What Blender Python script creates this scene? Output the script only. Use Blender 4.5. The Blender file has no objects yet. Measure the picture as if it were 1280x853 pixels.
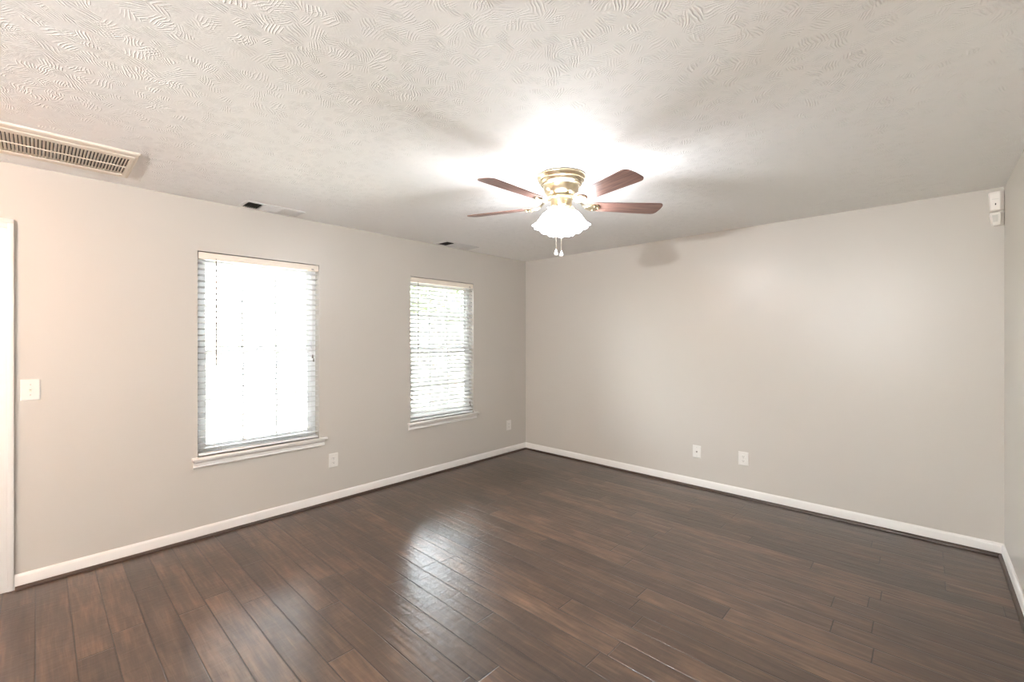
import bpy, bmesh, math, random
from mathutils import Vector, Matrix
random.seed(7)
PI = math.pi
S = bpy.context.scene
COL = S.collection

# ------------------------------------------------------------------ camera, world, exposure, daylight
W_PX, H_PX, F_PX = 1280., 853., 554.
HORIZON = 423.0
YAW = math.atan(517/554)                      # camera turned left of +Y
CAM = Vector((3.82, 0.0, 1.442))
cd = bpy.data.cameras.new('camera')
cam = bpy.data.objects.new('camera', cd); COL.objects.link(cam)
cam.location = CAM
cam.rotation_euler = (PI/2, 0, YAW)
cd.sensor_fit = 'HORIZONTAL'; cd.sensor_width = 36.0
cd.lens = F_PX/W_PX*36.0
cd.shift_y = (HORIZON - H_PX/2)/W_PX
cd.clip_start = 0.02; cd.clip_end = 300
S.camera = cam

S.view_settings.view_transform = 'Standard'
S.view_settings.look = 'None'
S.view_settings.exposure = 0.45
S.view_settings.gamma = 1.0
S.view_settings.use_curve_mapping = False
S.cycles.use_denoising = True
S.cycles.max_bounces = 10
S.cycles.diffuse_bounces = 6
S.cycles.glossy_bounces = 4
S.cycles.transparent_max_bounces = 24
S.cycles.sample_clamp_indirect = 12.0
S.cycles.caustics_reflective = False
S.cycles.caustics_refractive = False

SKY = 28.0
SUN = 85.0
FAN_BULB = 300.0
FAN_SHADE = 36.0
WARM_FILL = 78.0  # unseen ceiling lamp, added for warm fill on the left wall
REAR_FILL = 80.0  # unseen rear ceiling lamp, added as fill
FILL_TORCH = 60.0  # bulb glow of the added uplights
FAN_WATT = 16.0
FILL_TORCH_WATT = 740.0  # power of the unseen uplights added as fill

w = bpy.data.worlds.new('overcast_sky'); S.world = w
w.use_nodes = True
wn = w.node_tree.nodes; wl = w.node_tree.links
for n in list(wn): wn.remove(n)
wo = wn.new('ShaderNodeOutputWorld'); wb = wn.new('ShaderNodeBackground')
wb.inputs[0].default_value = (0.90, 0.96, 1.04, 1); wb.inputs[1].default_value = SKY
wl.new(wb.outputs[0], wo.inputs[0])

sun = bpy.data.lights.new('sun', 'SUN'); sun.energy = SUN; sun.angle = math.radians(3); sun.color = (1.0, 0.97, 0.92)
so_ = bpy.data.objects.new('sun', sun); COL.objects.link(so_)
so_.rotation_euler = Vector((-0.55, -0.35, -0.95)).to_track_quat('-Z', 'Y').to_euler()   # from beyond the right wall, never through a window

# ------------------------------------------------------------------ room measures
RW, LB, RB, RH = 4.20, 4.355, -4.5, 2.442
WT = 0.13
WIN = [(0.786, 1.660), (2.583, 3.443)]
WZ0, WZ1 = 0.585, 2.072
DOOR = (-0.96, -0.145)                         # door opening in the left wall
DOOR_H = 2.066

# ------------------------------------------------------------------ materials
def nt(name):
    m = bpy.data.materials.new(name); m.use_nodes = True
    n = m.node_tree.nodes; l = m.node_tree.links
    b = n['Principled BSDF']
    return m, n, l, b
def simple(name, col, rough=0.5, metal=0.0, spec=0.5, bump=0.0, bscale=200, coat=0.0):
    m, n, l, b = nt(name)
    b.inputs['Base Color'].default_value = (*col, 1)
    b.inputs['Roughness'].default_value = rough
    b.inputs['Metallic'].default_value = metal
    b.inputs['Specular IOR Level'].default_value = spec
    b.inputs['Coat Weight'].default_value = coat
    tc = n.new('ShaderNodeTexCoord'); no = n.new('ShaderNodeTexNoise')
    no.inputs['Scale'].default_value = bscale; no.inputs['Detail'].default_value = 3
    l.new(tc.outputs['Object'], no.inputs['Vector'])
    if bump:
        bu = n.new('ShaderNodeBump'); bu.inputs['Strength'].default_value = bump; bu.inputs['Distance'].default_value = 0.002
        l.new(no.outputs['Fac'], bu.inputs['Height']); l.new(bu.outputs['Normal'], b.inputs['Normal'])
    return m
def mth(n, l, op, a, b=None, c=None):
    x = n.new('ShaderNodeMath'); x.operation = op
    for i, v in enumerate((a, b, c)):
        if v is None: continue
        if isinstance(v, (int, float)): x.inputs[i].default_value = v
        else: l.new(v, x.inputs[i])
    return x.outputs[0]

M = {}
M['wall'] = simple('greige_wall_paint', (0.545, 0.512, 0.465), 0.36, spec=0.62, bump=0.03, bscale=350)
M['trim'] = simple('white_trim_paint', (0.75, 0.73, 0.70), 0.35)
M['vinyl'] = simple('white_vinyl', (0.82, 0.83, 0.84), 0.35)
M['plate'] = simple('white_plastic', (0.74, 0.72, 0.68), 0.3)
M['dark'] = simple('dark_slot', (0.02, 0.018, 0.015), 0.6)
M['duct'] = simple('dark_duct', (0.05, 0.045, 0.04), 0.8)
M['cream'] = simple('cream_enamel', (0.78, 0.71, 0.61), 0.4)
M['greymetal'] = simple('grey_enamel', (0.72, 0.72, 0.71), 0.4)
M['brass'] = simple('antique_brass', (0.62, 0.53, 0.37), 0.30, metal=1.0, bump=0.02, bscale=60)
M['chain'] = simple('pull_chain_metal', (0.75, 0.70, 0.62), 0.3, metal=1.0)
M['fob'] = simple('white_fob', (0.85, 0.83, 0.80), 0.3)
M['cord'] = simple('grey_cord', (0.55, 0.54, 0.52), 0.7)
M['wand'] = simple('smoky_wand', (0.20, 0.18, 0.16), 0.35)
M['sensor'] = simple('white_sensor_plastic', (0.84, 0.80, 0.75), 0.4)
M['lens'] = simple('milky_lens', (0.68, 0.67, 0.62), 0.35)
M['screw'] = simple('screw_metal', (0.55, 0.52, 0.47), 0.35, metal=1.0)
M['shoe'] = simple('dark_shoe_wood', (0.045, 0.026, 0.017), 0.35, bump=0.1, bscale=60)
M['doorpaint'] = simple('door_paint', (0.74, 0.72, 0.69), 0.4)
M['fence'] = simple('weathered_fence_wood', (0.33, 0.30, 0.27), 0.8)
M['bark'] = simple('tree_bark', (0.13, 0.11, 0.09), 0.9, bump=0.5, bscale=20)

def slat_mat():
    m, n, l, b = nt('white_blind_slat')
    b.inputs['Base Color'].default_value = (0.62, 0.62, 0.62, 1); b.inputs['Roughness'].default_value = 0.4
    tr = n.new('ShaderNodeBsdfTranslucent'); tr.inputs[0].default_value = (0.85, 0.85, 0.85, 1)
    mx = n.new('ShaderNodeMixShader'); mx.inputs[0].default_value = 0.04
    l.new(b.outputs[0], mx.inputs[1]); l.new(tr.outputs[0], mx.inputs[2])
    l.new(mx.outputs[0], n['Material Output'].inputs[0])
    return m
M['slat'] = slat_mat()

def glass_mat():
    m, n, l, b = nt('window_glass'); n.remove(b)
    t = n.new('ShaderNodeBsdfTransparent'); t.inputs[0].default_value = (0.95, 0.97, 0.96, 1)
    g = n.new('ShaderNodeBsdfGlossy'); g.inputs['Roughness'].default_value = 0.01
    f = n.new('ShaderNodeFresnel'); f.inputs[0].default_value = 1.45
    mx = n.new('ShaderNodeMixShader')
    l.new(f.outputs[0], mx.inputs[0]); l.new(t.outputs[0], mx.inputs[1]); l.new(g.outputs[0], mx.inputs[2])
    l.new(mx.outputs[0], n['Material Output'].inputs[0])
    return m
M['glass'] = glass_mat()

def point(name, loc, watt, rad, col, parent):
    l = bpy.data.lights.new(name, 'POINT'); l.energy = watt; l.shadow_soft_size = rad; l.color = col
    o = bpy.data.objects.new(name, l); COL.objects.link(o); o.location = loc; o.parent = parent
    return o
def emit_mat(name, col, s, clear=0.0):
    m, n, l, b = nt(name); n.remove(b)
    e = n.new('ShaderNodeEmission'); e.inputs[0].default_value = (*col, 1); e.inputs[1].default_value = s
    if clear:
        t = n.new('ShaderNodeBsdfTransparent'); t.inputs[0].default_value = (1, 1, 1, 1)
        mx = n.new('ShaderNodeMixShader'); mx.inputs[0].default_value = clear
        l.new(e.outputs[0], mx.inputs[1]); l.new(t.outputs[0], mx.inputs[2])
        l.new(mx.outputs[0], n['Material Output'].inputs[0])
    else:
        l.new(e.outputs[0], n['Material Output'].inputs[0])
    return m
M['bulb'] = emit_mat('lit_bulb', (1.0, 0.97, 0.93), FAN_BULB, clear=0.9)
M['shade'] = emit_mat('lit_frosted_glass', (0.97, 0.98, 1.0), FAN_SHADE, clear=0.6)
M['fill_bulb'] = emit_mat('lit_fill_bulb', (1.0, 1.0, 1.0), FILL_TORCH)
M['warmfill'] = emit_mat('warm_fill_glass', (1.0, 0.36, 0.05), WARM_FILL)
M['rearfill'] = emit_mat('rear_fill_glass', (1.0, 0.94, 0.86), REAR_FILL)

def ceiling_mat():
    m, n, l, b = nt('slap_brush_ceiling')
    b.inputs['Base Color'].default_value = (0.93, 0.925, 0.91, 1); b.inputs['Roughness'].default_value = 0.75
    b.inputs['Specular IOR Level'].default_value = 0.3
    tc = n.new('ShaderNodeTexCoord'); src = tc.outputs['Object']
    dn = n.new('ShaderNodeTexNoise'); dn.inputs['Scale'].default_value = 9; dn.inputs['Detail'].default_value = 2
    l.new(src, dn.inputs['Vector'])
    sb = n.new('ShaderNodeVectorMath'); sb.operation = 'SUBTRACT'; sb.inputs[1].default_value = (0.5, 0.5, 0.5)
    l.new(dn.outputs['Color'], sb.inputs[0])
    sc = n.new('ShaderNodeVectorMath'); sc.operation = 'SCALE'; sc.inputs['Scale'].default_value = 0.06
    l.new(sb.outputs[0], sc.inputs[0])
    ad = n.new('ShaderNodeVectorMath'); ad.operation = 'ADD'
    l.new(src, ad.inputs[0]); l.new(sc.outputs[0], ad.inputs[1])
    hs = []
    for k, (scale, off, freq) in enumerate(((15.0, 0.0, 30.0), (19.0, 3.7, 34.0))):
        o2 = n.new('ShaderNodeVectorMath'); o2.operation = 'ADD'; o2.inputs[1].default_value = (off, off*1.7, 0)
        l.new(ad.outputs[0], o2.inputs[0])
        vo = n.new('ShaderNodeTexVoronoi'); vo.voronoi_dimensions = '2D'; vo.inputs['Scale'].default_value = scale
        l.new(o2.outputs[0], vo.inputs['Vector'])
        df = n.new('ShaderNodeVectorMath'); df.operation = 'SUBTRACT'
        l.new(o2.outputs[0], df.inputs[0]); l.new(vo.outputs['Position'], df.inputs[1])
        sx = n.new('ShaderNodeSeparateColor'); l.new(vo.outputs['Color'], sx.inputs[0])
        ang = mth(n, l, 'MULTIPLY', sx.outputs[0], 2*PI)
        vr = n.new('ShaderNodeVectorRotate'); vr.rotation_type = 'Z_AXIS'
        l.new(df.outputs[0], vr.inputs['Vector']); l.new(ang, vr.inputs['Angle'])
        wv = n.new('ShaderNodeTexWave'); wv.wave_type = 'BANDS'; wv.bands_direction = 'X'
        wv.inputs['Scale'].default_value = freq; wv.inputs['Distortion'].default_value = 1.6
        wv.inputs['Detail'].default_value = 2; wv.inputs['Detail Scale'].default_value = 1.3
        l.new(vr.outputs[0], wv.inputs['Vector'])
        p = mth(n, l, 'POWER', wv.outputs['Fac'], 3.0)
        mr = n.new('ShaderNodeMapRange'); mr.interpolation_type = 'SMOOTHSTEP'
        mr.inputs['From Min'].default_value = 0.62; mr.inputs['From Max'].default_value = 0.25
        l.new(vo.outputs['Distance'], mr.inputs['Value'])
        gt = n.new('ShaderNodeMapRange'); gt.inputs['From Min'].default_value = 0.1; gt.inputs['From Max'].default_value = 0.6
        l.new(sx.outputs[1], gt.inputs['Value'])
        h = mth(n, l, 'MULTIPLY', mth(n, l, 'MULTIPLY', p, mr.outputs[0]), gt.outputs[0])
        hs.append(h)
    h = mth(n, l, 'MAXIMUM', hs[0], hs[1])
    fn = n.new('ShaderNodeTexNoise'); fn.inputs['Scale'].default_value = 90; fn.inputs['Detail'].default_value = 3
    l.new(src, fn.inputs['Vector'])
    h = mth(n, l, 'ADD', h, mth(n, l, 'MULTIPLY', fn.outputs['Fac'], 0.22))
    bu = n.new('ShaderNodeBump'); bu.inputs['Strength'].default_value = 0.6; bu.inputs['Distance'].default_value = 0.0035
    l.new(h, bu.inputs['Height']); l.new(bu.outputs['Normal'], b.inputs['Normal'])
    return m
M['ceiling'] = ceiling_mat()

PW, PL, PY0 = 0.1265, 1.22, 0.627
def floor_mat():
    m, n, l, b = nt('hand_scraped_plank_floor')
    tc = n.new('ShaderNodeTexCoord'); sx = n.new('ShaderNodeSeparateXYZ'); l.new(tc.outputs['Object'], sx.inputs[0])
    x, y = sx.outputs[0], sx.outputs[1]
    v = mth(n, l, 'DIVIDE', mth(n, l, 'SUBTRACT', y, PY0), PW)
    row = mth(n, l, 'FLOOR', v); fv = mth(n, l, 'FRACT', v)
    wr = n.new('ShaderNodeTexWhiteNoise'); wr.noise_dimensions = '1D'; l.new(row, wr.inputs['W'])
    u = mth(n, l, 'ADD', mth(n, l, 'DIVIDE', x, PL), mth(n, l, 'MULTIPLY', wr.outputs['Value'], 7.3))
    cell = mth(n, l, 'FLOOR', u); fu = mth(n, l, 'FRACT', u)
    cb = n.new('ShaderNodeCombineXYZ'); l.new(cell, cb.inputs[0]); l.new(row, cb.inputs[1])
    wp = n.new('ShaderNodeTexWhiteNoise'); wp.noise_dimensions = '2D'; l.new(cb.outputs[0], wp.inputs['Vector'])
    rnd = wp.outputs['Value']
    # distance to plank edge in metres
    ev = mth(n, l, 'MULTIPLY', mth(n, l, 'MINIMUM', fv, mth(n, l, 'SUBTRACT', 1.0, fv)), PW)
    eu = mth(n, l, 'MULTIPLY', mth(n, l, 'MINIMUM', fu, mth(n, l, 'SUBTRACT', 1.0, fu)), PL)
    ed = mth(n, l, 'MINIMUM', ev, eu)
    gr = n.new('ShaderNodeMapRange'); gr.interpolation_type = 'SMOOTHSTEP'
    gr.inputs['From Min'].default_value = 0.0008; gr.inputs['From Max'].default_value = 0.0042
    l.new(ed, gr.inputs['Value'])
    # grain coordinates shifted per plank
    off = mth(n, l, 'MULTIPLY', rnd, 37.0)
    def gcoord(kx, ky):
        c = n.new('ShaderNodeCombineXYZ')
        l.new(mth(n, l, 'ADD', mth(n, l, 'MULTIPLY', x, kx), off), c.inputs[0])
        l.new(mth(n, l, 'MULTIPLY', y, ky), c.inputs[1]); l.new(off, c.inputs[2])
        return c.outputs[0]
    def noise(co, scale, det, dist=0.0, rough=0.55):
        t = n.new('ShaderNodeTexNoise'); t.inputs['Scale'].default_value = scale; t.inputs['Detail'].default_value = det
        t.inputs['Distortion'].default_value = dist; t.inputs['Roughness'].default_value = rough
        l.new(co, t.inputs['Vector']); return t.outputs['Fac']
    g1 = noise(gcoord(1.3, 18), 2.6, 5, 0.6)       # broad figure
    g2 = noise(gcoord(3, 60), 4.0, 4, 0.3)         # fine grain
    g3 = noise(gcoord(2.2, 6), 2.0, 2, 0.4)          # blotches
    tone = mth(n, l, 'ADD', mth(n, l, 'MULTIPLY', g1, 0.58), mth(n, l, 'MULTIPLY', g2, 0.24))
    tone = mth(n, l, 'ADD', tone, mth(n, l, 'MULTIPLY', g3, 0.42))
    tone = mth(n, l, 'ADD', tone, mth(n, l, 'MULTIPLY', mth(n, l, 'SUBTRACT', rnd, 0.62), 0.20))
    cr = n.new('ShaderNodeValToRGB'); e = cr.color_ramp.elements
    e[0].position = 0.30; e[0].color = (0.022, 0.0140, 0.0105, 1)
    e[1].position = 0.92; e[1].color = (0.200, 0.120, 0.076, 1)
    e2 = cr.color_ramp.elements.new(0.60); e2.color = (0.070, 0.043, 0.029, 1)
    l.new(tone, cr.inputs[0])
    mx = n.new('ShaderNodeMix'); mx.data_type = 'RGBA'; mx.inputs['A'].default_value = (0.012, 0.008, 0.006, 1)
    l.new(gr.outputs[0], mx.inputs['Factor']); l.new(cr.outputs[0], mx.inputs['B'])
    l.new(mx.outputs['Result'], b.inputs['Base Color'])
    rr = n.new('ShaderNodeMapRange'); rr.inputs['To Min'].default_value = 0.276; rr.inputs['To Max'].default_value = 0.288
    l.new(g2, rr.inputs['Value']); l.new(rr.outputs[0], b.inputs['Roughness'])
    b.inputs['Specular IOR Level'].default_value = 0.5
    b.inputs['IOR'].default_value = 1.66
    # hand-scraped undulation, lengthwise troughs crossed by shallow chatter, plus the bevelled joints
    s1 = noise(gcoord(2.6, 19), 2.0, 0, 0.5)
    s2 = noise(gcoord(15, 4.5), 2.4, 0, 0.8)
    hh = mth(n, l, 'ADD', mth(n, l, 'MULTIPLY', s1, 0.55), mth(n, l, 'MULTIPLY', s2, 0.40))
    hh = mth(n, l, 'ADD', hh, mth(n, l, 'MULTIPLY', g2, 0.02))
    tilt = mth(n, l, 'MULTIPLY', mth(n, l, 'SUBTRACT', rnd, 0.5), mth(n, l, 'MULTIPLY', fv, 0.25))
    hh = mth(n, l, 'ADD', hh, tilt)
    hh = mth(n, l, 'ADD', hh, mth(n, l, 'MULTIPLY', gr.outputs[0], 0.6))
    bu = n.new('ShaderNodeBump'); bu.inputs['Strength'].default_value = 0.55; bu.inputs['Distance'].default_value = 0.0032
    l.new(hh, bu.inputs['Height']); l.new(bu.outputs['Normal'], b.inputs['Normal'])
    return m
M['floor'] = floor_mat()

def blade_mat():
    m, n, l, b = nt('walnut_blade')
    tc = n.new('ShaderNodeTexCoord'); mp = n.new('ShaderNodeMapping'); mp.inputs['Scale'].default_value = (3, 40, 40)
    l.new(tc.outputs['UV'], mp.inputs['Vector'])
    no = n.new('ShaderNodeTexNoise'); no.inputs['Scale'].default_value = 2; no.inputs['Detail'].default_value = 6; no.inputs['Distortion'].default_value = 0.6
    l.new(mp.outputs[0], no.inputs['Vector'])
    cr = n.new('ShaderNodeValToRGB'); e = cr.color_ramp.elements
    e[0].position = 0.3; e[0].color = (0.12, 0.060, 0.050, 1); e[1].position = 0.75; e[1].color = (0.30, 0.17, 0.135, 1)
    l.new(no.outputs['Fac'], cr.inputs[0]); l.new(cr.outputs[0], b.inputs['Base Color'])
    b.inputs['Roughness'].default_value = 0.32
    return m
M['blade'] = blade_mat()

def mottled(name, c0, c1, scale, rough=0.9):
    m, n, l, b = nt(name)
    tc = n.new('ShaderNodeTexCoord'); no = n.new('ShaderNodeTexNoise')
    no.inputs['Scale'].default_value = scale; no.inputs['Detail'].default_value = 6; no.inputs['Roughness'].default_value = 0.7
    l.new(tc.outputs['Object'], no.inputs['Vector'])
    cr = n.new('ShaderNodeValToRGB'); e = cr.color_ramp.elements
    e[0].position = 0.4; e[0].color = (*c0, 1); e[1].position = 0.62; e[1].color = (*c1, 1)
    l.new(no.outputs['Fac'], cr.inputs[0]); l.new(cr.outputs[0], b.inputs['Base Color'])
    b.inputs['Roughness'].default_value = rough; b.inputs['Specular IOR Level'].default_value = 0.2
    return m
M['lawn'] = mottled('lawn_and_leaf_litter', (0.20, 0.20, 0.15), (0.46, 0.455, 0.42), 2.5)
M['leaf'] = mottled('tree_leaf', (0.14, 0.17, 0.10), (0.27, 0.30, 0.19), 1.5, 0.6)

# ------------------------------------------------------------------ mesh helpers
def box(bm, x0, x1, y0, y1, z0, z1, bev=0.0, mat=None):
    x0, x1 = sorted((x0, x1)); y0, y1 = sorted((y0, y1)); z0, z1 = sorted((z0, z1))
    c = Matrix.Translation(((x0+x1)/2, (y0+y1)/2, (z0+z1)/2)) @ Matrix.Diagonal((x1-x0, y1-y0, z1-z0, 1))
    r = bmesh.ops.create_cube(bm, size=1.0, matrix=c)
    vs = r['verts']
    if bev:
        es = list({e for v in vs for e in v.link_edges})
        rb = bmesh.ops.bevel(bm, geom=es, offset=bev, segments=2, affect='EDGES', profile=0.5)
        vs = list({v for f in rb['faces'] for v in f.verts} | {v for v in vs if v.is_valid})
    if mat is not None: bmesh.ops.transform(bm, matrix=mat, verts=vs)
    return vs
def lathe(bm, prof, seg=32, mat=None, wob=None):
    rings = []
    new = []
    for (r, z) in prof:
        ring = []
        for k in range(seg):
            a = 2*PI*k/seg
            rr = r; zz = z
            if wob: rr, zz = wob(r, z, a)
            v = bm.verts.new((rr*math.cos(a), rr*math.sin(a), zz)); ring.append(v); new.append(v)
        rings.append(ring)
    for i in range(len(rings)-1):
        for k in range(seg):
            k2 = (k+1) % seg
            bm.faces.new((rings[i][k], rings[i][k2], rings[i+1][k2], rings[i+1][k]))
    if mat is not None: bmesh.ops.transform(bm, matrix=mat, verts=new)
    return rings
def cap(bm, ring, flip=False):
    bm.faces.new(ring[::-1] if flip else ring)
def tube(bm, pts, r, seg=10, closed_ends=True):
    pts = [Vector(p) for p in pts]; rings = []
    rad = r if isinstance(r, (list, tuple)) else [r]*len(pts)
    for i, p in enumerate(pts):
        d = (pts[min(i+1, len(pts)-1)] - pts[max(i-1, 0)]).normalized()
        a = d.cross(Vector((0, 0, 1)))
        if a.length < 1e-3: a = d.cross(Vector((1, 0, 0)))
        a.normalize(); c = a.cross(d).normalized()
        rings.append([bm.verts.new(p + (a*math.cos(2*PI*k/seg) + c*math.sin(2*PI*k/seg))*rad[i]) for k in range(seg)])
    for i in range(len(rings)-1):
        for k in range(seg):
            bm.faces.new((rings[i][k], rings[i][(k+1) % seg], rings[i+1][(k+1) % seg], rings[i+1][k]))
    if closed_ends: cap(bm, rings[0]); cap(bm, rings[-1], True)
def prism(bm, prof, axis, a0, a1):
    """closed profile [(p,q)] extruded along axis ('x': p=y,q=z ; 'y': p=x,q=z)"""
    def P(p, q, a): return (a, p, q) if axis == 'x' else (p, a, q)
    A = [bm.verts.new(P(p, q, a0)) for p, q in prof]; B = [bm.verts.new(P(p, q, a1)) for p, q in prof]
    k = len(prof)
    for i in range(k): bm.faces.new((A[i], A[(i+1) % k], B[(i+1) % k], B[i]))
    bm.faces.new(A[::-1]); bm.faces.new(B)
def obj(name, bm, mat, parent=None, smooth=False, loc=None):
    bmesh.ops.recalc_face_normals(bm, faces=bm.faces[:])
    me = bpy.data.meshes.new(name); bm.to_mesh(me); bm.free()
    if isinstance(mat, str): mat = M[mat]
    me.materials.append(mat)
    if smooth:
        for p in me.polygons: p.use_smooth = True
        me.set_sharp_from_angle(angle=math.radians(38))
    o = bpy.data.objects.new(name, me); COL.objects.link(o)
    if parent is not None: o.parent = parent
    if loc is not None: o.location = loc
    return o
def nb(): return bmesh.new()
def empty(name, loc, rz=0.0):
    o = bpy.data.objects.new(name, None); COL.objects.link(o); o.location = loc; o.rotation_euler = (0, 0, rz)
    o.empty_display_size = 0.1
    return o
def tag(o, label, cat, group=None):
    o['label'] = label; o['category'] = cat
    if group: o['group'] = group
    return o
def struct(o, label=None):
    o['kind'] = 'structure'
    if label: o['label'] = label
    return o
def copy_tree(o, parent=None):
    c = o.copy(); COL.objects.link(c)
    if parent is not None: c.parent = parent
    for ch in [x for x in list(bpy.data.objects) if x.parent == o]: copy_tree(ch, c)
    return c

# ------------------------------------------------------------------ structure
bm = nb(); box(bm, -WT, RW+WT, RB-WT, LB+WT, -0.12, 0.0)
struct(obj('floor', bm, 'floor'), 'dark brown hand-scraped wood plank floor')
bm = nb(); box(bm, -WT, RW+WT, RB-WT, LB+WT, RH, RH+0.12)
struct(obj('ceiling', bm, 'ceiling'), 'white brush-textured ceiling')

def wall_with_holes(x0, x1, y0, y1, holes, along):
    """wall slab cut by openings (a0,a1,z0,z1) along 'y' or 'x'"""
    bm = nb()
    A0, A1 = (y0, y1) if along == 'y' else (x0, x1)
    cuts = sorted(holes); pos = A0
    def put(a0, a1, z0, z1):
        if a1-a0 < 1e-4 or z1-z0 < 1e-4: return
        if along == 'y': box(bm, x0, x1, a0, a1, z0, z1)
        else: box(bm, a0, a1, y0, y1, z0, z1)
    for (a0, a1, z0, z1) in cuts:
        put(pos, a0, 0, RH); put(a0, a1, 0, z0); put(a0, a1, z1, RH); pos = a1
    put(pos, A1, 0, RH)
    return bm
bm = wall_with_holes(-WT, 0, RB-WT, LB+WT,
                     [(DOOR[0], DOOR[1], 0, DOOR_H)] + [(a, b, WZ0, WZ1) for a, b in WIN], 'y')
struct(obj('wall_left', bm, 'wall'), 'greige window wall')
bm = nb(); box(bm, 0, RW, LB, LB+WT, 0, RH)
struct(obj('wall_back', bm, 'wall'), 'plain greige wall with two wall plates')
bm = nb(); box(bm, RW, RW+WT, RB-WT, LB+WT, 0, RH)
struct(obj('wall_right', bm, 'wall'), 'greige wall at the right edge')
bm = wall_with_holes(0, RW, RB-WT, RB, [], 'x')
struct(obj('wall_rear', bm, 'wall'))

# baseboards and dark shoe moulding
BBH, BBT = 0.084, 0.013
def base_prof(s): return [(0, 0), (s*BBT, 0), (s*BBT, BBH-0.016), (s*BBT*0.75, BBH-0.008), (s*BBT*0.35, BBH), (0, BBH)]
def shoe_prof(s):
    p = [(s*BBT, 0)]
    for k in range(7):
        a = PI/2*k/6; p.append((s*(BBT+0.017*math.cos(a)), 0.019*math.sin(a)))
    return p
def off(prof, d): return [(p+d, q) for p, q in prof]
CAS_Y = -0.09
for nm, pf, mt in (('baseboard', base_prof, 'trim'), ('shoe', shoe_prof, 'shoe')):
    k = 0
    for side in ('left', 'back', 'right'):
        bm = nb()
        if side == 'left':
            e = CAS_Y if nm == 'baseboard' else CAS_Y + 0.004
            prism(bm, pf(1), 'y', e, LB)
            prism(bm, pf(1), 'y', RB, DOOR[0]-0.06)
        elif side == 'back': prism(bm, off(pf(-1), LB), 'x', BBT if nm != 'baseboard' else 0, RW-(BBT if nm != 'baseboard' else 0))
        else: prism(bm, off(pf(-1), RW), 'y', RB, LB)
        k += 1
        struct(obj(f'baseboard_{side}' if nm == 'baseboard' else f'trim_{k}', bm, mt, smooth=True),
               f'white baseboard along the {side} wall' if nm == 'baseboard' else f'dark shoe moulding along the {side} wall')

# door in the left wall
d = struct(empty('door_1', (0, (DOOR[0]+DOOR[1])/2, 0)), 'white door casing at the left edge of the picture')
dy = (DOOR[0]+DOOR[1])/2
bm = nb()
def cas(bm, s):   # stepped casing leg profile seen from above
    yi = (DOOR[1] if s > 0 else DOOR[0]) - dy
    yo = yi + s*(CAS_Y-DOOR[1])
    z1 = DOOR_H
    box(bm, 0, 0.012, min(yi, yo), max(yi, yo), 0, z1, 0.002)
    y2 = yi + s*0.030
    box(bm, 0.010, 0.017, min(y2, yo), max(y2, yo), 0, z1+0.030, 0.003)
cas(bm, 1); cas(bm, -1)
hw = (DOOR[1]-DOOR[0])/2 + abs(CAS_Y-DOOR[1])
box(bm, 0, 0.012, -hw, hw, DOOR_H, DOOR_H+abs(CAS_Y-DOOR[1]), 0.002)
box(bm, 0.010, 0.017, -hw, hw, DOOR_H+0.030, DOOR_H+abs(CAS_Y-DOOR[1]), 0.003)
obj('casing', bm, 'trim', d, smooth=True)
bm = nb(); hw = (DOOR[1]-DOOR[0])/2
for s in (-1, 1): box(bm, -WT, 0.0, s*hw, s*(hw-0.018), 0, DOOR_H-0.018)
box(bm, -WT, 0.0, -hw, hw, DOOR_H-0.018, DOOR_H)
obj('jamb', bm, 'trim', d)
bm = nb(); box(bm, -0.055, -0.02, -hw+0.02, hw-0.02, 0.008, DOOR_H-0.02, 0.002)
for (z0, z1) in ((0.22, 0.85), (1.02, 1.52), (1.62, 1.90)):
    for s in (-1, 1):
        c = s*hw*0.46; ww = hw*0.32
        box(bm, -0.021, -0.012, c-ww, c+ww, z0, z1, 0.006)
pl = obj('door_panel', bm, 'doorpaint', d, smooth=True)
bm = nb(); lathe(bm, [(0.0, 0.0), (0.026, 0.0), (0.026, 0.006), (0.011, 0.010), (0.011, 0.03), (0.024, 0.042), (0.027, 0.055), (0.018, 0.066), (0.0, 0.068)], 20,
                 Matrix.Translation((-0.02, -hw+0.08, 0.95)) @ Matrix.Rotation(PI/2, 4, 'Y'))
obj('door_knob', bm, 'brass', pl, smooth=True)

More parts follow.
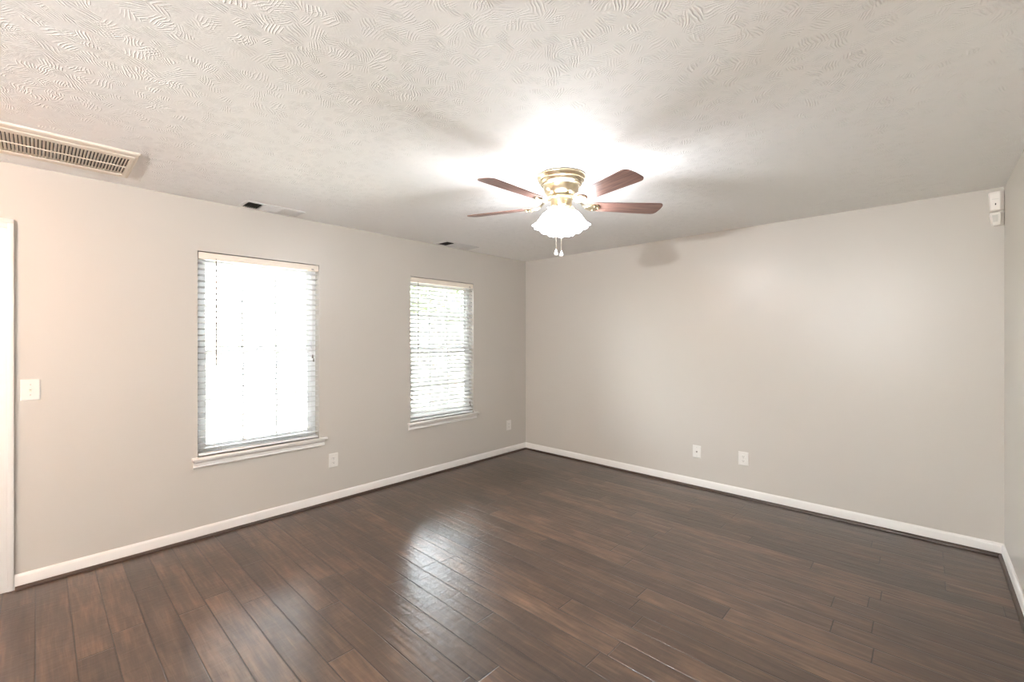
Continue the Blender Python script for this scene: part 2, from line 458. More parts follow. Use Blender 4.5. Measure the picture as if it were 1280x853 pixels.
# windows 1 and 2: stool, apron, vinyl frame, two sashes with muntins, panes
def window(i, a0, a1):
    root = struct(empty(f'window_{i}', (0, (a0+a1)/2, WZ0)),
                  ('larger-looking double-hung window nearer the door', 'double-hung window nearer the far corner')[i-1])
    hw = (a1-a0)/2; H = WZ1-WZ0
    bm = nb()
    box(bm, -0.085, 0.034, -hw, hw, -0.020, 0.0)
    box(bm, 0.0, 0.036, -hw-0.036, hw+0.062, -0.019, 0.001, 0.004)
    obj('stool', bm, 'trim', root, smooth=True)
    bm = nb()   # apron with mitred ends and a curved face
    P = [(0, -0.019), (0.024, -0.019), (0.023, -0.030), (0.013, -0.040), (0.012, -0.058), (0.017, -0.064), (0.015, -0.072), (0, -0.074)]
    n0 = len(bm.verts)
    prism(bm, P, 'y', -hw-0.026, hw+0.040)
    obj('apron', bm, 'trim', root, smooth=True)
    bm = nb(); f = 0.032
    for (y0, y1, z0, z1) in ((-hw, -hw+f, 0, H), (hw-f, hw, 0, H), (-hw+f, hw-f, 0, f), (-hw+f, hw-f, H-f, H)):
        box(bm, -WT+0.005, -0.078, y0, y1, z0, z1, 0.003)
    obj('window_frame', bm, 'vinyl', root)
    mid = 1.335 - WZ0
    for (nm, xa, xb, z0, z1) in (('upper_sash', -0.118, -0.100, mid-0.018, H-f), ('lower_sash', -0.099, -0.081, f, mid+0.020)):
        bm = nb(); s = 0.038; y0, y1 = -hw+f, hw-f
        for (p0, p1, q0, q1) in ((y0, y0+s, z0, z1), (y1-s, y1, z0, z1), (y0+s, y1-s, z0, z0+s), (y0+s, y1-s, z1-s, z1)):
            box(bm, xa, xb, p0, p1, q0, q1, 0.002)
        g0, g1 = y0+s, y1-s
        for k in (1, 2):
            c = g0+(g1-g0)*k/3; box(bm, xa+0.004, xb-0.004, c-0.009, c+0.009, z0+s, z1-s)
        c = (z0+z1)/2; box(bm, xa+0.0047, xb-0.0047, g0, g1, c-0.009, c+0.009)
        so = obj(nm, bm, 'vinyl', root)
        bm = nb(); xc = (xa+xb)/2; box(bm, xc-0.001, xc+0.001, g0-0.004, g1+0.004, z0+s-0.004, z1-s+0.004)
        obj('pane', bm, 'glass', so)
    bm = nb()
    box(bm, -0.099, -0.080, -0.03, 0.03, mid+0.020, mid+0.028, 0.002)
    box(bm, -0.092, -0.084, -0.008, 0.022, mid+0.028, mid+0.038, 0.002)
    obj('sash_lock', bm, 'vinyl', root)
for i, (a, b) in enumerate(WIN): window(i+1, a, b)

# ------------------------------------------------------------------ ceiling fan with lights
HX, HY = 2.172, 2.213
fan = tag(empty('ceiling_fan', (HX, HY, RH)), 'antique brass flush-mount ceiling fan with five walnut blades and lit glass shades', 'ceiling fan')
bm = nb()
prof = [(0.02, 0.0), (0.148, 0.0), (0.152, -0.006), (0.151, -0.014), (0.143, -0.022), (0.139, -0.030), (0.141, -0.034), (0.132, -0.040), (0.128, -0.052),
        (0.118, -0.058), (0.1185, -0.063), (0.112, -0.066), (0.1105, -0.076), (0.106, -0.091), (0.096, -0.107), (0.080, -0.118), (0.060, -0.124), (0.02, -0.125)]
r = lathe(bm, prof, 64); cap(bm, r[0]); cap(bm, r[-1])
obj('motor_housing', bm, 'brass', fan, smooth=True)
bm = nb()
r = lathe(bm, [(0.02, -0.124), (0.066, -0.124), (0.071, -0.128), (0.071, -0.140), (0.066, -0.144), (0.02, -0.144)], 48); cap(bm, r[0]); cap(bm, r[-1])
for k in range(10):
    a = 2*PI*k/10; box(bm, 0.066, 0.074, -0.010, 0.010, -0.139, -0.129, 0.001, Matrix.Rotation(a, 4, 'Z'))
obj('rotor', bm, 'brass', fan, smooth=True)
bm = nb()
r = lathe(bm, [(0.02, -0.143), (0.060, -0.143), (0.065, -0.147), (0.065, -0.180), (0.061, -0.192), (0.050, -0.205), (0.036, -0.216), (0.034, -0.228), (0.020, -0.238), (0.006, -0.242)], 40); cap(bm, r[0]); cap(bm, r[-1])
obj('switch_housing', bm, 'brass', fan, smooth=True)

# blades
BZ = 2.263-RH; RT = 0.652; PITCH = -0.193; A0 = math.radians(52.98)
def blade_bm():
    bm = nb(); uv = bm.loops.layers.uv.new('UVMap')
    out = []
    r0, r1 = 0.185, RT
    # outline, +side then -side, narrowing to the root
    def hw(r):
        t = (r-r0)/(r1-r0); return 0.050 + 0.019*min(1.0, t*1.15)
    up = [(r0, 0.030), (r0+0.010, 0.043)]
    for k in range(11): r_ = r0+0.025+(r1-0.035-r0-0.025)*k/10; up.append((r_, hw(r_)))
    for k in range(1, 6):
        a = PI/2*k/6; up.append((r1-0.035+0.033*math.sin(a), hw(r1)-0.030+0.030*math.cos(a)))
    up.append((r1, hw(r1)-0.038)); up.append((r1+0.003, 0.0))
    dn = [(a, -b) for a, b in up[:-1]][::-1]
    out = up+dn
    t = 0.0055
    A = [bm.verts.new((x, y, t/2)) for x, y in out]; B = [bm.verts.new((x, y, -t/2)) for x, y in out]
    k = len(out)
    for i in range(k): bm.faces.new((A[i], B[i], B[(i+1) % k], A[(i+1) % k]))
    bm.faces.new(A); bm.faces.new(B[::-1])
    for f in bm.faces:
        for lp in f.loops: lp[uv].uv = (lp.vert.co.x, lp.vert.co.y)
    return bm
def arm_bm():
    bm = nb()
    # curved strap from rotor down and out
    path = [(0.060, -0.134), (0.085, -0.132), (0.105, -0.140), (0.125, -0.158), (0.143, -0.176), (0.160, -0.186)]
    ww = [0.014, 0.013, 0.011, 0.010, 0.011, 0.015]
    for i in range(len(path)-1):
        (ra, za), (rb, zb) = path[i], path[i+1]
        v = [bm.verts.new(p) for p in ((ra, ww[i], za), (ra, -ww[i], za), (rb, -ww[i+1], zb), (rb, ww[i+1], zb),
                                       (ra, ww[i], za-0.005), (ra, -ww[i], za-0.005), (rb, -ww[i+1], zb-0.005), (rb, ww[i+1], zb-0.005))]
        for f in ((0, 1, 2, 3), (4, 7, 6, 5), (0, 3, 7, 4), (1, 5, 6, 2), (0, 4, 5, 1), (3, 2, 6, 7)): bm.faces.new([v[q] for q in f])
    bmesh.ops.remove_doubles(bm, verts=bm.verts[:], dist=1e-5)
    # leaf-shaped paddle under the blade root
    R = Matrix.Translation((0, 0, BZ-0.0065)) @ Matrix.Rotation(PITCH, 4, 'X')
    o = [(0.150, 0.012), (0.165, 0.024), (0.185, 0.034), (0.205, 0.038), (0.225, 0.034), (0.238, 0.020), (0.245, 0.0)]
    o = o + [(a, -b) for a, b in o[:-1]][::-1]
    A = [bm.verts.new(R @ Vector((x, y, 0.0025))) for x, y in o]; B = [bm.verts.new(R @ Vector((x*0.99+0.002, y*0.86, -0.006))) for x, y in o]
    k = len(o)
    for i in range(k): bm.faces.new((A[i], B[i], B[(i+1) % k], A[(i+1) % k]))
    bm.faces.new(A); bm.faces.new(B[::-1])
    for (sx_, sy_) in ((0.205, 0.022), (0.205, -0.022), (0.232, 0.0)):
        lathe(bm, [(0.0055, -0.004), (0.005, -0.0085), (0.0025, -0.010), (0.0003, -0.0102)], 10, R @ Matrix.Translation((sx_, sy_, 0)))
    return bm
b0 = obj('blade', blade_bm(), 'blade', fan, smooth=True)
a0 = obj('blade_arm', arm_bm(), 'brass', fan, smooth=True)
droop = {0: 0.020, -1: -0.020, -2: -0.002, -3: 0.018, -4: 0.0}      # each blade hangs a little differently
for k in (0, -1, -2, -3, -4):
    ang = A0 + k*2*PI/5
    b = b0 if k == 0 else b0.copy(); a = a0 if k == 0 else a0.copy()
    if k: COL.objects.link(b); COL.objects.link(a); b.parent = fan; a.parent = fan
    Rz = Matrix.Rotation(ang, 4, 'Z'); dr = Matrix.Rotation(-droop[k], 4, 'Y')
    b.matrix_local = Rz @ dr @ Matrix.Translation((0, 0, BZ)) @ Matrix.Rotation(PITCH, 4, 'X')
    a.matrix_local = Rz @ dr
# four tilted glass shades on short arms, each with a bulb
TILT = math.radians(27)
def shade_mat4(az): return Matrix.Rotation(az, 4, 'Z') @ Matrix.Translation((0.047, 0, -0.197)) @ Matrix.Rotation(-TILT, 4, 'Y')
def wob(r, z, a):
    t = max(0.0, (-z-0.085)/0.065)
    return r*(1+0.022*t*t*math.cos(8*a)), z - 0.004*t*t*math.cos(8*a)
for k in range(4):
    az = math.radians(-51) + k*PI/2
    m4 = shade_mat4(az)
    bm = nb()
    tube(bm, [Matrix.Rotation(az, 4, 'Z') @ Vector(p) for p in ((0.020, 0, -0.185), (0.040, 0, -0.186), (0.049, 0, -0.200))], 0.010, 12)
    r = lathe(bm, [(0.004, 0.006), (0.022, 0.005), (0.029, -0.002), (0.030, -0.018), (0.028, -0.022), (0.024, -0.022)], 24, m4)
    cap(bm, r[0])
    for q in range(3):
        aa = 2*PI*q/3+0.5
        mm = m4 @ Matrix.Rotation(aa, 4, 'Z') @ Matrix.Translation((0.029, 0, -0.013)) @ Matrix.Rotation(PI/2, 4, 'Y')
        lathe(bm, [(0.002, 0.0), (0.002, 0.006), (0.0045, 0.007), (0.0045, 0.011), (0.0005, 0.012)], 8, mm)
    obj('shade_holder', bm, 'brass', fan, smooth=True)
    bm = nb()
    pr = [(0.026, -0.010), (0.0265, -0.024), (0.033, -0.036), (0.042, -0.052), (0.048, -0.074), (0.051, -0.098), (0.055, -0.120), (0.063, -0.138), (0.071, -0.150)]
    ou = lathe(bm, pr, 64, m4, wob)
    inn = lathe(bm, [(r_-0.0025, z_) for r_, z_ in pr], 64, m4, wob)
    for q in range(64):
        bm.faces.new((ou[-1][q], ou[-1][(q+1) % 64], inn[-1][(q+1) % 64], inn[-1][q]))
    sh = obj('lamp_shade', bm, 'shade', fan, smooth=True)
    bm = nb()
    pb = [(0.0005, -0.018), (0.012, -0.019), (0.013, -0.036), (0.018, -0.048), (0.025, -0.062), (0.026, -0.074), (0.022, -0.086), (0.012, -0.094), (0.0005, -0.096)]
    lathe(bm, pb, 12, m4)
    bo = obj('light_bulb', bm, 'bulb', sh, smooth=True)
    point('bulb_light', m4 @ Vector((0, 0, -0.068)), FAN_WATT, 0.026, (0.94, 0.98, 1.04), sh)
# two pull chains
Fv = Vector((-math.sin(YAW), math.cos(YAW), 0)); Rv = Vector((math.cos(YAW), math.sin(YAW), 0))
for (lr, fw, zb) in ((-0.034, -0.018, 1.985), (-0.002, -0.026, 1.975)):
    p = Rv*lr + Fv*fw; zt = -0.225; zb -= RH
    bm = nb(); nseg = int((zt-zb)/0.006)
    pr = []
    for q in range(nseg+1):
        z = zt + (zb-zt)*q/nseg; pr += [(0.0011, z), (0.0022, z-0.003)]
    lathe(bm, pr, 6, Matrix.Translation((p.x, p.y, 0)))
    c = obj('pull_chain', bm, 'chain', fan, smooth=True)
    bm = nb()
    lathe(bm, [(0.0008, 0.004), (0.0035, 0.002), (0.005, -0.006), (0.010, -0.018), (0.0115, -0.026), (0.009, -0.033), (0.0008, -0.036)], 16, Matrix.Translation((p.x, p.y, zb)))
    obj('chain_fob', bm, 'fob', c, smooth=True)

# ------------------------------------------------------------------ window blinds
PITCH_S = 0.0436
def blind(i, a0, a1, slope):
    name = 'window_blind'
    root = tag(empty(name, (-0.031, (a0+a1)/2, WZ0)),
               ('white horizontal slat blind in the window nearer the door, above the left outlet',
                'white horizontal slat blind in the window nearer the far corner')[i], 'window blind', 'white slat blinds in the two windows')
    hw = (a1-a0)/2 - 0.006; H = WZ1-WZ0
    bm = nb(); box(bm, -0.026, 0.028, -hw, hw, H-0.055, H-0.007, 0.002)
    hr = obj('headrail', bm, 'cream', root)
    bm = nb(); box(bm, 0.0275, 0.0285, hw-0.060, hw-0.040, H-0.046, H-0.040); obj('cord_slot', bm, 'dark', hr)
    zb = 0.022
    bm = nb(); box(bm, -0.024, 0.026, -hw+0.002, hw-0.002, 0.006, zb, 0.004)
    obj('bottom_rail', bm, 'vinyl', root, smooth=True)
    # one slightly cambered slat, then copies
    bm = nb(); N = 6; w2 = 0.0245; th = 0.0034
    top = []; bot = []
    tl = slope
    for s in (-hw+0.003, hw-0.003):
        tr_, br_ = [], []
        for q in range(N+1):
            u = -w2 + 2*w2*q/N; c = 0.0022*(1-(u/w2)**2)
            x = u*math.cos(tl); z = u*math.sin(tl) + c
            tr_.append(bm.verts.new((x, s, z+th/2))); br_.append(bm.verts.new((x, s, z-th/2)))
        top.append(tr_); bot.append(br_)
    for q in range(N):
        bm.faces.new((top[0][q], top[0][q+1], top[1][q+1], top[1][q])); bm.faces.new((bot[0][q+1], bot[0][q], bot[1][q], bot[1][q+1]))
    for s in (0, 1): bm.faces.new(top[s] + bot[s][::-1])
    bm.faces.new((top[0][0], top[1][0], bot[1][0], bot[0][0])); bm.faces.new((top[0][N], bot[0][N], bot[1][N], top[1][N]))
    s0 = obj('slat', bm, 'slat', root, smooth=True)
    zs = [zb+0.030 + PITCH_S*k for k in range(33) if zb+0.030+PITCH_S*k < H-0.070]
    s0.location = (0, 0, zs[0])
    for z in zs[1:]:
        c = s0.copy(); COL.objects.link(c); c.parent = root; c.location = (0, 0, z)
    for yy in (-hw+0.14, 0.0, hw-0.14):
        bm = nb()
        for x in (-0.0265, 0.0275): tube(bm, [(x, yy, zb), (x, yy, H-0.055)], 0.0009, 6)
        for z in zs: tube(bm, [(-0.0265, yy, z-0.003), (0.0275, yy, z-0.003)], 0.0007, 5)
        obj('ladder_cord', bm, 'slat', root)
    wy = -hw + (0.108 if i == 0 else 0.085)
    bm = nb(); tube(bm, [(0.036, wy, H-0.062), (0.037, wy, 1.235-WZ0)], 0.0044, 8)
    tube(bm, [(0.028, wy, H-0.045), (0.036, wy, H-0.052), (0.036, wy, H-0.066)], 0.002, 6)
    wd = obj('tilt_wand', bm, 'wand', root, smooth=True); wd['label'] = 'thin smoky tilt wand'
    ly = hw-0.052
    zc = (1.30 if i == 0 else 0.72) - WZ0
    bm = nb()
    for q, dy_ in ((0, 0.0), (1, 0.012)): tube(bm, [(0.030, ly+dy_, H-0.046), (0.033, ly+dy_, H-0.2), (0.033, ly+dy_-0.004*q, zc-0.03*q)], 0.0012, 6)
    lc = obj('lift_cord', bm, 'cord', root)
    for q in (0, 1):
        bm = nb(); lathe(bm, [(0.001, 0.004), (0.004, 0.0), (0.0075, -0.022), (0.006, -0.028), (0.001, -0.029)], 12, Matrix.Translation((0.033, ly+0.008*q, zc-0.03*q)))
        obj('cord_tassel', bm, 'wand', lc, smooth=True)
blind(0, *WIN[0], math.radians(10)); blind(1, *WIN[1], math.radians(-25))

# ------------------------------------------------------------------ wall plates
def plate_root(name, p, n, label, cat, group=None):
    """n: 'x' wall at x=0 facing +x ; 'y' wall at y=LB facing -y. Local frame: +x out of the wall, y along, z up"""
    r = empty(name, p, 0 if n == 'x' else -PI/2)
    tag(r, label, cat, group); return r
def plate_face(root, w_, h_, name='cover_plate'):
    bm = nb(); t = 0.0055
    o = []
    A = [bm.verts.new((0, s*w_/2, q*h_/2)) for s, q in ((-1, -1), (1, -1), (1, 1), (-1, 1))]
    B = [bm.verts.new((t*0.55, s*w_/2, q*h_/2)) for s, q in ((-1, -1), (1, -1), (1, 1), (-1, 1))]
    C = [bm.verts.new((t, s*(w_/2-0.005), q*(h_/2-0.005))) for s, q in ((-1, -1), (1, -1), (1, 1), (-1, 1))]
    for P, Q in ((A, B), (B, C)):
        for i in range(4): bm.faces.new((P[i], P[(i+1) % 4], Q[(i+1) % 4], Q[i]))
    bm.faces.new(C); bm.faces.new(A[::-1])
    return obj(name, bm, 'plate', root)
def screw(root, y, z, parent):
    bm = nb(); lathe(bm, [(0.0033, 0.0), (0.0030, 0.001), (0.0004, 0.0014)], 12, Matrix.Translation((0.0055, y, z)) @ Matrix.Rotation(PI/2, 4, 'Y'))
    obj('screw', bm, 'screw', parent, smooth=True)
def outlet(p, n, label, group='duplex wall outlets'):
    r = plate_root('wall_outlet', p, n, label, 'outlet', group)
    c = plate_face(r, 0.082, 0.122); screw(r, 0, 0, c)
    for s in (-1, 1):
        bm = nb(); zc = s*0.0195
        prof = []
        for k in range(20):
            a = 2*PI*k/20; prof.append((0.0172*math.cos(a), max(-0.0125, min(0.0125, 0.0172*math.sin(a)))))
        A = [bm.verts.new((0.0050, y, zc+z)) for y, z in prof]; B = [bm.verts.new((0.0078, y*0.97, zc+z*0.97)) for y, z in prof]
        for k in range(20): bm.faces.new((A[k], A[(k+1) % 20], B[(k+1) % 20], B[k]))
        bm.faces.new(B)
        rc = obj('receptacle', bm, 'plate', r)
        bm = nb()
        box(bm, 0.0074, 0.0082, -0.0072, -0.0052, zc-0.002, zc+0.0065); box(bm, 0.0074, 0.0082, 0.0052, 0.0072, zc-0.002, zc+0.0055)
        lathe(bm, [(0.0025, 0.0), (0.0025, 0.0006), (0.0002, 0.0007)], 10, Matrix.Translation((0.0076, 0, zc-0.0075)) @ Matrix.Rotation(PI/2, 4, 'Y'))
        obj('slots', bm, 'dark', rc)
    return r
outlet((0, 1.783, 0.366), 'x', 'white wall outlet below and right of the nearer window')
outlet((0, 4.031, 0.352), 'x', 'small white outlet on the window wall by the far corner')
outlet((2.617, LB, 0.354), 'y', 'white wall outlet on the plain wall, right of the jack plate')
r = plate_root('jack_plate', (2.203, LB, 0.345), 'y', 'white cable jack plate on the plain wall with one dark central socket', 'wall plate')
c = plate_face(r, 0.078, 0.120); screw(r, 0, 0.042, c); screw(r, 0, -0.042, c)
bm = nb(); lathe(bm, [(0.0075, 0.0), (0.0075, 0.003), (0.0048, 0.003), (0.0048, 0.010), (0.0036, 0.0105), (0.003, 0.008), (0.0002, 0.0078)], 16, Matrix.Translation((0.005, 0, 0)) @ Matrix.Rotation(PI/2, 4, 'Y'))
obj('coax_jack', bm, 'wand', r, smooth=True)
r = plate_root('light_switch', (0, -0.0265, 1.141), 'x', 'cream light switch plate beside the door casing', 'light switch')
c = plate_face(r, 0.080, 0.123); screw(r, 0, 0.030, c); screw(r, 0, -0.030, c)
bm = nb(); box(bm, 0.0050, 0.0062, -0.0055, 0.0055, -0.012, 0.012); obj('toggle_slot', bm, 'cream', r)
bm = nb(); box(bm, 0.0, 0.013, -0.0035, 0.0035, -0.005, 0.004, 0.001, Matrix.Translation((0.004, 0, 0.001)) @ Matrix.Rotation(math.radians(-28), 4, 'Y'))
obj('toggle', bm, 'plate', r)

# ------------------------------------------------------------------ ceiling grilles
def louvre(bm, cx, cy, cz, half_len, half_w, ang, along):
    """thin tilted blade; along='x' runs in x, tilts in y"""
    t = 0.0007
    m4 = Matrix.Translation((cx, cy, cz)) @ Matrix.Rotation(ang, 4, 'X' if along == 'x' else 'Y')
    if along == 'x': box(bm, -half_len, half_len, -half_w, half_w, -t, t, 0, m4)
    else: box(bm, -half_w, half_w, -half_len, half_len, -t, t, 0, m4)
gx0, gx1, gy0, gy1 = 0.205, 0.712, -0.42, 0.383
ix0, ix1, iy0, iy1 = 0.285, 0.612, -0.38, 0.350
g = tag(empty('return_air_grille', ((gx0+gx1)/2, (gy0+gy1)/2, RH)), 'large cream return air grille with two rows of slots, at the left edge', 'air grille')
cx, cy = (gx0+gx1)/2, (gy0+gy1)/2
bm = nb()
def ring(bm, o, i, z0, z1, zo):
    """sloping frame ring between outer rect o (z zo) and inner rect i"""
    def R(rc, z): return [bm.verts.new((x, y, z)) for x, y in ((rc[0], rc[2]), (rc[1], rc[2]), (rc[1], rc[3]), (rc[0], rc[3]))]
    A = R(o, z0); B = R(o, zo); e = 0.006
    C = R((o[0]+e, o[1]-e, o[2]+e, o[3]-e), z1); D = R(i, z1); E = R(i, z0)
    for P, Q in ((A, B), (B, C), (C, D), (D, E)):
        for k in range(4): bm.faces.new((P[k], P[(k+1) % 4], Q[(k+1) % 4], Q[k]))
ring(bm, (gx0-cx, gx1-cx, gy0-cy, gy1-cy), (ix0-cx, ix1-cx, iy0-cy, iy1-cy), 0.0, -0.011, -0.006)
ring(bm, (ix0-0.045-cx, ix1+0.045-cx, iy0-0.018-cy, iy1+0.018-cy), (ix0-cx, ix1-cx, iy0-cy, iy1-cy), -0.010, -0.016, -0.013)
obj('grille_frame', bm, 'cream', g)
bm = nb(); box(bm, ix0-cx, ix1-cx, iy0-cy, iy1-cy, -0.0012, -0.0002); obj('duct_opening', bm, 'duct', g)
bm = nb(); p = 0.0137; k = 0
y = iy0-cy+p/2
while y < iy1-cy:
    louvre(bm, (ix0+ix1)/2-cx, y, -0.0095, (ix1-ix0)/2, 0.0052, math.radians(38), 'x'); y += p
obj('louvre_panel', bm, 'cream', g)
bm = nb(); mx_ = (ix0+ix1)/2-cx; box(bm, mx_-0.006, mx_+0.006, iy0-cy, iy1-cy, -0.0165, -0.013)
obj('centre_bar', bm, 'cream', g)
def register(x0, x1, y0, y1, label):
    cx, cy = (x0+x1)/2, (y0+y1)/2; hx, hy = (x1-x0)/2, (y1-y0)/2
    r = tag(empty('ceiling_register', (cx, cy, RH)), label, 'air vent', 'supply registers over the windows')
    bm = nb(); ring(bm, (-hx, hx, -hy, hy), (-hx+0.020, hx-0.020, -hy+0.022, hy-0.022), 0, -0.007, -0.003)
    obj('register_frame', bm, 'greymetal', r)
    a0_, a1_ = -hy+0.022, hy-0.022; L_ = a1_-a0_
    bm = nb(); box(bm, -hx+0.020, hx-0.020, a0_, a1_, -0.0012, -0.0002); obj('duct_opening', bm, 'duct', r)
    s1, s2 = a0_+L_*0.27, a0_+L_*0.64
    for sd in (s1, s2):
        bm = nb(); box(bm, -hx+0.02, hx-0.02, sd-0.005, sd+0.005, -0.0075, -0.001); obj('divider', bm, 'greymetal', r)
    bm = nb(); y = a0_+0.006
    while y < s1-0.007: louvre(bm, 0, y, -0.006, hx-0.020, 0.0042, math.radians(62), 'x'); y += 0.014
    obj('louvre_bank', bm, 'duct', r)
    bm = nb(); x = -hx+0.026
    while x < hx-0.022: louvre(bm, x, (s1+s2)/2, -0.005, (s2-s1)/2-0.005, 0.0058, math.radians(-32), 'y'); x += 0.0105
    obj('louvre_bank', bm, 'greymetal', r)
    bm = nb(); y = s2+0.010
    while y < a1_-0.003: louvre(bm, 0, y, -0.0055, hx-0.020, 0.0065, math.radians(-18), 'x'); y += 0.0115
    obj('louvre_bank', bm, 'greymetal', r)
register(0.048, 0.232, 1.03, 1.45, 'white ceiling register above the nearer window, dark slots at its near end')
register(0.050, 0.238, 2.86, 3.31, 'white ceiling register above the window by the far corner')

# ------------------------------------------------------------------ security boxes in the right corner
def loft(bm, secs):
    """secs: list of lists of points, same count; skinned and capped"""
    R = [[bm.verts.new(p) for p in s] for s in secs]; k = len(R[0])
    for i in range(len(R)-1):
        for q in range(k): bm.faces.new((R[i][q], R[i][(q+1) % k], R[i+1][(q+1) % k], R[i+1][q]))
    bm.faces.new(R[0][::-1]); bm.faces.new(R[-1])
t = tag(empty('alarm_sounder', (4.165, LB, 2.352)), 'white wall box high in the right corner with a dark indicator, upper of the two', 'alarm box')
def corner_sec(z, x0, x1, d0, d1):      # plan section: back on the wall, front face, chamfer to the right wall
    return [(x0, 0, z), (x0+0.004, -d0, z), (x1-0.020, -d0-0.006, z), (x1, -d1, z), (x1, 0, z)]
bm = nb(); x1 = RW-0.002-4.165
loft(bm, [corner_sec(z, x0, x1, d0, d1) for z, x0, d0, d1 in ((-0.066, -0.029, 0.028, 0.016), (-0.060, -0.032, 0.034, 0.020), (0.045, -0.038, 0.036, 0.022), (0.058, -0.038, 0.033, 0.020), (0.062, -0.036, 0.026, 0.016))])
bmesh.ops.bevel(bm, geom=bm.edges[:], offset=0.002, segments=1, affect='EDGES')
obj('housing', bm, 'sensor', t)
bm = nb(); box(bm, -0.010, -0.005, -0.042, -0.034, -0.030, -0.018, 0.001); obj('indicator', bm, 'dark', t)
bm = nb(); box(bm, -0.024, 0.012, -0.0405, -0.034, 0.008, 0.011); obj('seam', bm, 'lens', t)
t = tag(empty('motion_sensor', (4.165, LB, 2.232)), 'white tapered motion sensor high in the right corner, lower of the two boxes', 'motion sensor')
bm = nb()
loft(bm, [corner_sec(z, x0, x1, d0, d1) for z, x0, d0, d1 in ((-0.044, -0.018, 0.020, 0.012), (-0.038, -0.023, 0.028, 0.016), (0.030, -0.036, 0.046, 0.026), (0.040, -0.036, 0.044, 0.024))])
bmesh.ops.bevel(bm, geom=bm.edges[:], offset=0.002, segments=1, affect='EDGES')
obj('housing', bm, 'sensor', t)
bm = nb()
loft(bm, [[(-0.024, -0.052, 0.022), (0.002, -0.055, 0.022), (0.002, -0.040, 0.022), (-0.024, -0.038, 0.022)],
          [(-0.018, -0.038, -0.020), (0.002, -0.041, -0.020), (0.002, -0.026, -0.020), (-0.018, -0.024, -0.020)]])
obj('sensor_lens', bm, 'lens', t)

# ------------------------------------------------------------------ unseen fill lamps added in the rear half of the room
def fill_dome(name, x, y, rad, mat, label):
    r_ = tag(empty(name, (x, y, RH)), label, 'ceiling light')
    bm = nb(); q = lathe(bm, [(0.01, 0), (rad+0.01, 0), (rad+0.012, -0.02), (rad, -0.024)], 40); obj('fill_lamp_base', bm, 'brass', r_, smooth=True)
    bm = nb(); pr = [(rad*math.cos(a), -0.022-0.5*rad*math.sin(a)) for a in [PI/2*k/8 for k in range(8)]] + [(0.0005, -0.022-0.5*rad)]
    lathe(bm, pr, 24); obj('fill_lamp_bowl', bm, mat, r_, smooth=True)
fill_dome('fill_ceiling_light', 0.75, -1.05, 0.16, 'warmfill', 'added warm fill light on the ceiling near the door, behind the viewpoint')  # out of view, added to warm the left side
fill_dome('fill_ceiling_light', 3.3, -3.0, 0.20, 'rearfill', 'added ceiling fill light in the rear of the room, behind the viewpoint')  # out of view, added to brighten the walls

def fill_torchiere(x, y, watt, col, label):  # unseen uplight added to fill ceiling and walls with light
    r_ = tag(empty('fill_floor_lamp', (x, y, 0)), label, 'floor lamp', 'added fill uplights behind the viewpoint')
    bm = nb(); q = lathe(bm, [(0.0005, 0), (0.14, 0), (0.14, 0.012), (0.12, 0.024), (0.02, 0.034), (0.0005, 0.034)], 36); obj('fill_lamp_base', bm, 'brass', r_, smooth=True)
    bm = nb(); q = lathe(bm, [(0.011, 0.03), (0.011, 1.72)], 16); cap(bm, q[0]); cap(bm, q[-1]); obj('fill_lamp_pole', bm, 'brass', r_, smooth=True)
    bm = nb(); pr = [(0.02, 1.70), (0.06, 1.715), (0.11, 1.745), (0.15, 1.79), (0.17, 1.83), (0.165, 1.83), (0.145, 1.793), (0.105, 1.752), (0.055, 1.722), (0.0005, 1.715)]
    lathe(bm, pr, 36); obj('lamp_shade', bm, 'trim', r_, smooth=True)
    bm = nb(); lathe(bm, [(0.0005, 1.722), (0.02, 1.726), (0.035, 1.745), (0.02, 1.765), (0.0005, 1.77)], 12); obj('light_bulb', bm, 'fill_bulb', r_, smooth=True)
    point('uplight', (0, 0, 1.815), watt, 0.10, col, r_)
fill_torchiere(1.1, -3.5, FILL_TORCH_WATT*0.03, (1.0, 0.74, 0.48), 'added brass fill uplight in the rear left corner, behind the viewpoint')
fill_torchiere(3.0, -2.7, FILL_TORCH_WATT, (0.95, 0.985, 1.03), 'added brass fill uplight in the rear right corner, behind the viewpoint')

# ------------------------------------------------------------------ outdoors, seen bleached through the blinds
bm = nb(); nx, ny = 24, 24
vs = {}
for i in range(nx+1):
    for j in range(ny+1):
        x = -0.35 - 34*(i/nx)**1.6; y = -22 + 52*j/ny
        z = -0.25 + 0.155*max(0.0, -x-1.0) + 0.08*math.sin(x*0.9+y*0.6)*min(1, -x/4)
        if x < -16: z = -0.25+0.155*15 + 0.03*(-x-16)
        vs[i, j] = bm.verts.new((x, y, z))
for i in range(nx):
    for j in range(ny): bm.faces.new((vs[i, j], vs[i+1, j], vs[i+1, j+1], vs[i, j+1]))
lw = struct(obj('ground', bm, 'lawn', smooth=True), 'sloping lawn outside')
def gz(x): return -0.25 + 0.155*max(0.0, min(15, -x-1.0)) + 0.03*max(0, -x-16)
f = tag(empty('garden_fence', (-5.2, 6.4, gz(-5.2))), 'grey vertical board fence outside, behind the blind nearer the corner', 'fence')
bz = gz(-5.2)
bm = nb(); x = -9.5
while x < -1.4:
    z = gz(x)-bz
    box(bm, x-0.066+5.2, x+0.066+5.2, -0.009, 0.009, z-0.05, z+1.55+0.02*random.random(), 0.003); x += 0.150
obj('picket_panel', bm, 'fence', f)
for x in (-9.3, -6.9, -4.5, -2.1):
    z = gz(x)-bz; bm = nb(); box(bm, x-0.045+5.2, x+0.045+5.2, 0.05, 0.14, z-0.05, z+1.62, 0.004); obj('fence_post', bm, 'fence', f)
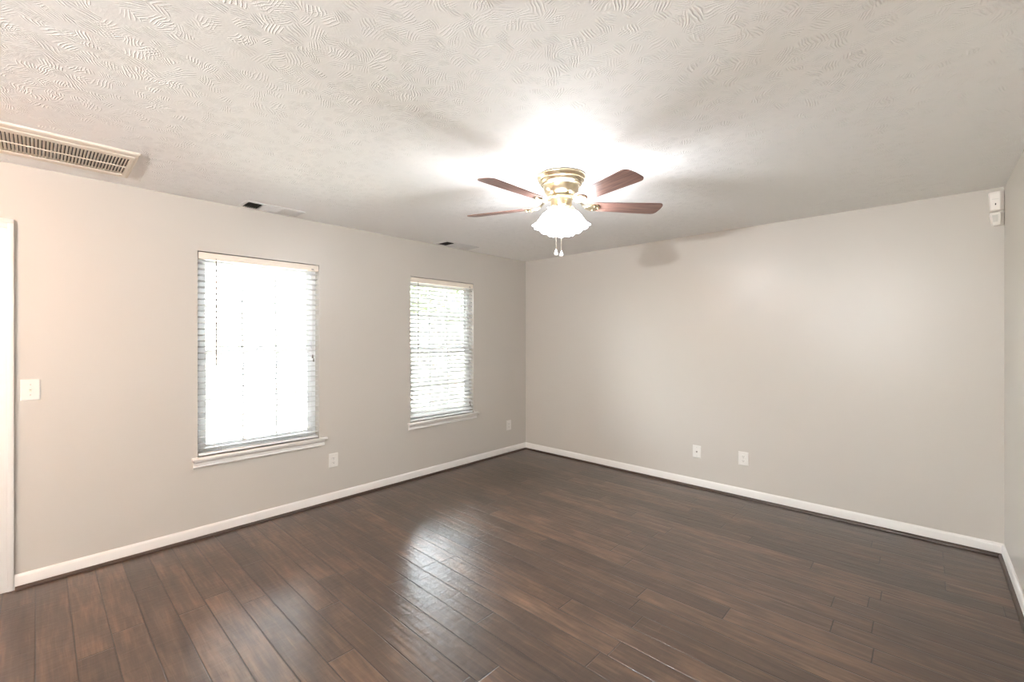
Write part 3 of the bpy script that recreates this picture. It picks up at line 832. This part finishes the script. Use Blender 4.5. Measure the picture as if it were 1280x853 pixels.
for h in (0.3, 1.25):
    bm = nb()
    v = [(-9.5, gz(-9.5)-bz+h), (-1.4, gz(-1.4)-bz+h)]
    prism(bm, [(v[0][0]+5.2, v[0][1]), (v[1][0]+5.2, v[1][1]), (v[1][0]+5.2, v[1][1]+0.09), (v[0][0]+5.2, v[0][1]+0.09)], 'y', 0.010, 0.048)
    obj('fence_rail', bm, 'fence', f)
def tree(x, y, h, cr, label):
    rnd = random.Random(int(x*100+y*10))
    z = gz(x)
    r_ = tag(empty('tree', (x, y, z-0.1)), label, 'tree', 'trees outside the windows')
    bm = nb(); n_ = 6
    lean = rnd.uniform(-0.3, 0.3)
    tube(bm, [(lean*(k/n_)**2, 0.1*math.sin(k), h*0.75*k/n_) for k in range(n_+1)], [0.16*(1-0.8*k/n_)+0.02 for k in range(n_+1)], 9)
    for k in range(6):
        a = rnd.uniform(0, 2*PI); zz = h*rnd.uniform(0.35, 0.7); ln = cr*rnd.uniform(0.6, 0.95)
        tube(bm, [(lean*0.3, 0, zz), (lean*0.3+ln*0.5*math.cos(a), ln*0.5*math.sin(a), zz+0.35*ln), (lean*0.3+ln*math.cos(a), ln*math.sin(a), zz+0.55*ln)], [0.05, 0.03, 0.008], 6)
    obj('trunk', bm, 'bark', r_, smooth=True)
    bm = nb()
    blobs = []
    for k in range(14):
        a = rnd.uniform(0, 2*PI); q = cr*math.sqrt(rnd.random())*0.8
        blobs.append((q*math.cos(a), q*math.sin(a), h*rnd.uniform(0.45, 0.95), cr*rnd.uniform(0.25, 0.42)))
    for k in range(1700):
        bx, by, bz_, br = blobs[rnd.randrange(len(blobs))]
        d_ = Vector((rnd.gauss(0, 1), rnd.gauss(0, 1), rnd.gauss(0, 0.8))).normalized()*br*rnd.uniform(0.6, 1.05)
        c_ = Vector((bx, by, bz_))+d_; s_ = rnd.uniform(0.06, 0.13)
        u = Vector((rnd.gauss(0, 1), rnd.gauss(0, 1), rnd.gauss(0, 1))).normalized(); v_ = u.orthogonal().normalized()
        q = [bm.verts.new(c_ + u*s_*1.5), bm.verts.new(c_ + v_*s_*0.6 + u*s_*0.1), bm.verts.new(c_ - u*s_*1.2), bm.verts.new(c_ - v_*s_*0.6 + u*s_*0.1)]
        bm.faces.new(q)
    obj('foliage', bm, 'leaf', r_)
tree(-14.5, 3.0, 7.0, 2.4, 'leafy tree outside, seen through the nearer window blind at left')
tree(-20.0, 9.4, 7.5, 2.6, 'leafy tree outside, seen through the middle of the nearer window blind')
tree(-15.5, 8.2, 6.0, 2.0, 'leafy tree outside, seen at the right of the nearer window blind')
tree(-8.2, 8.9, 2.6, 1.1, 'small leafy tree outside, farther left behind the board fence')
tree(-5.2, 8.6, 3.0, 1.1, 'small leafy tree outside, taller one behind the board fence')
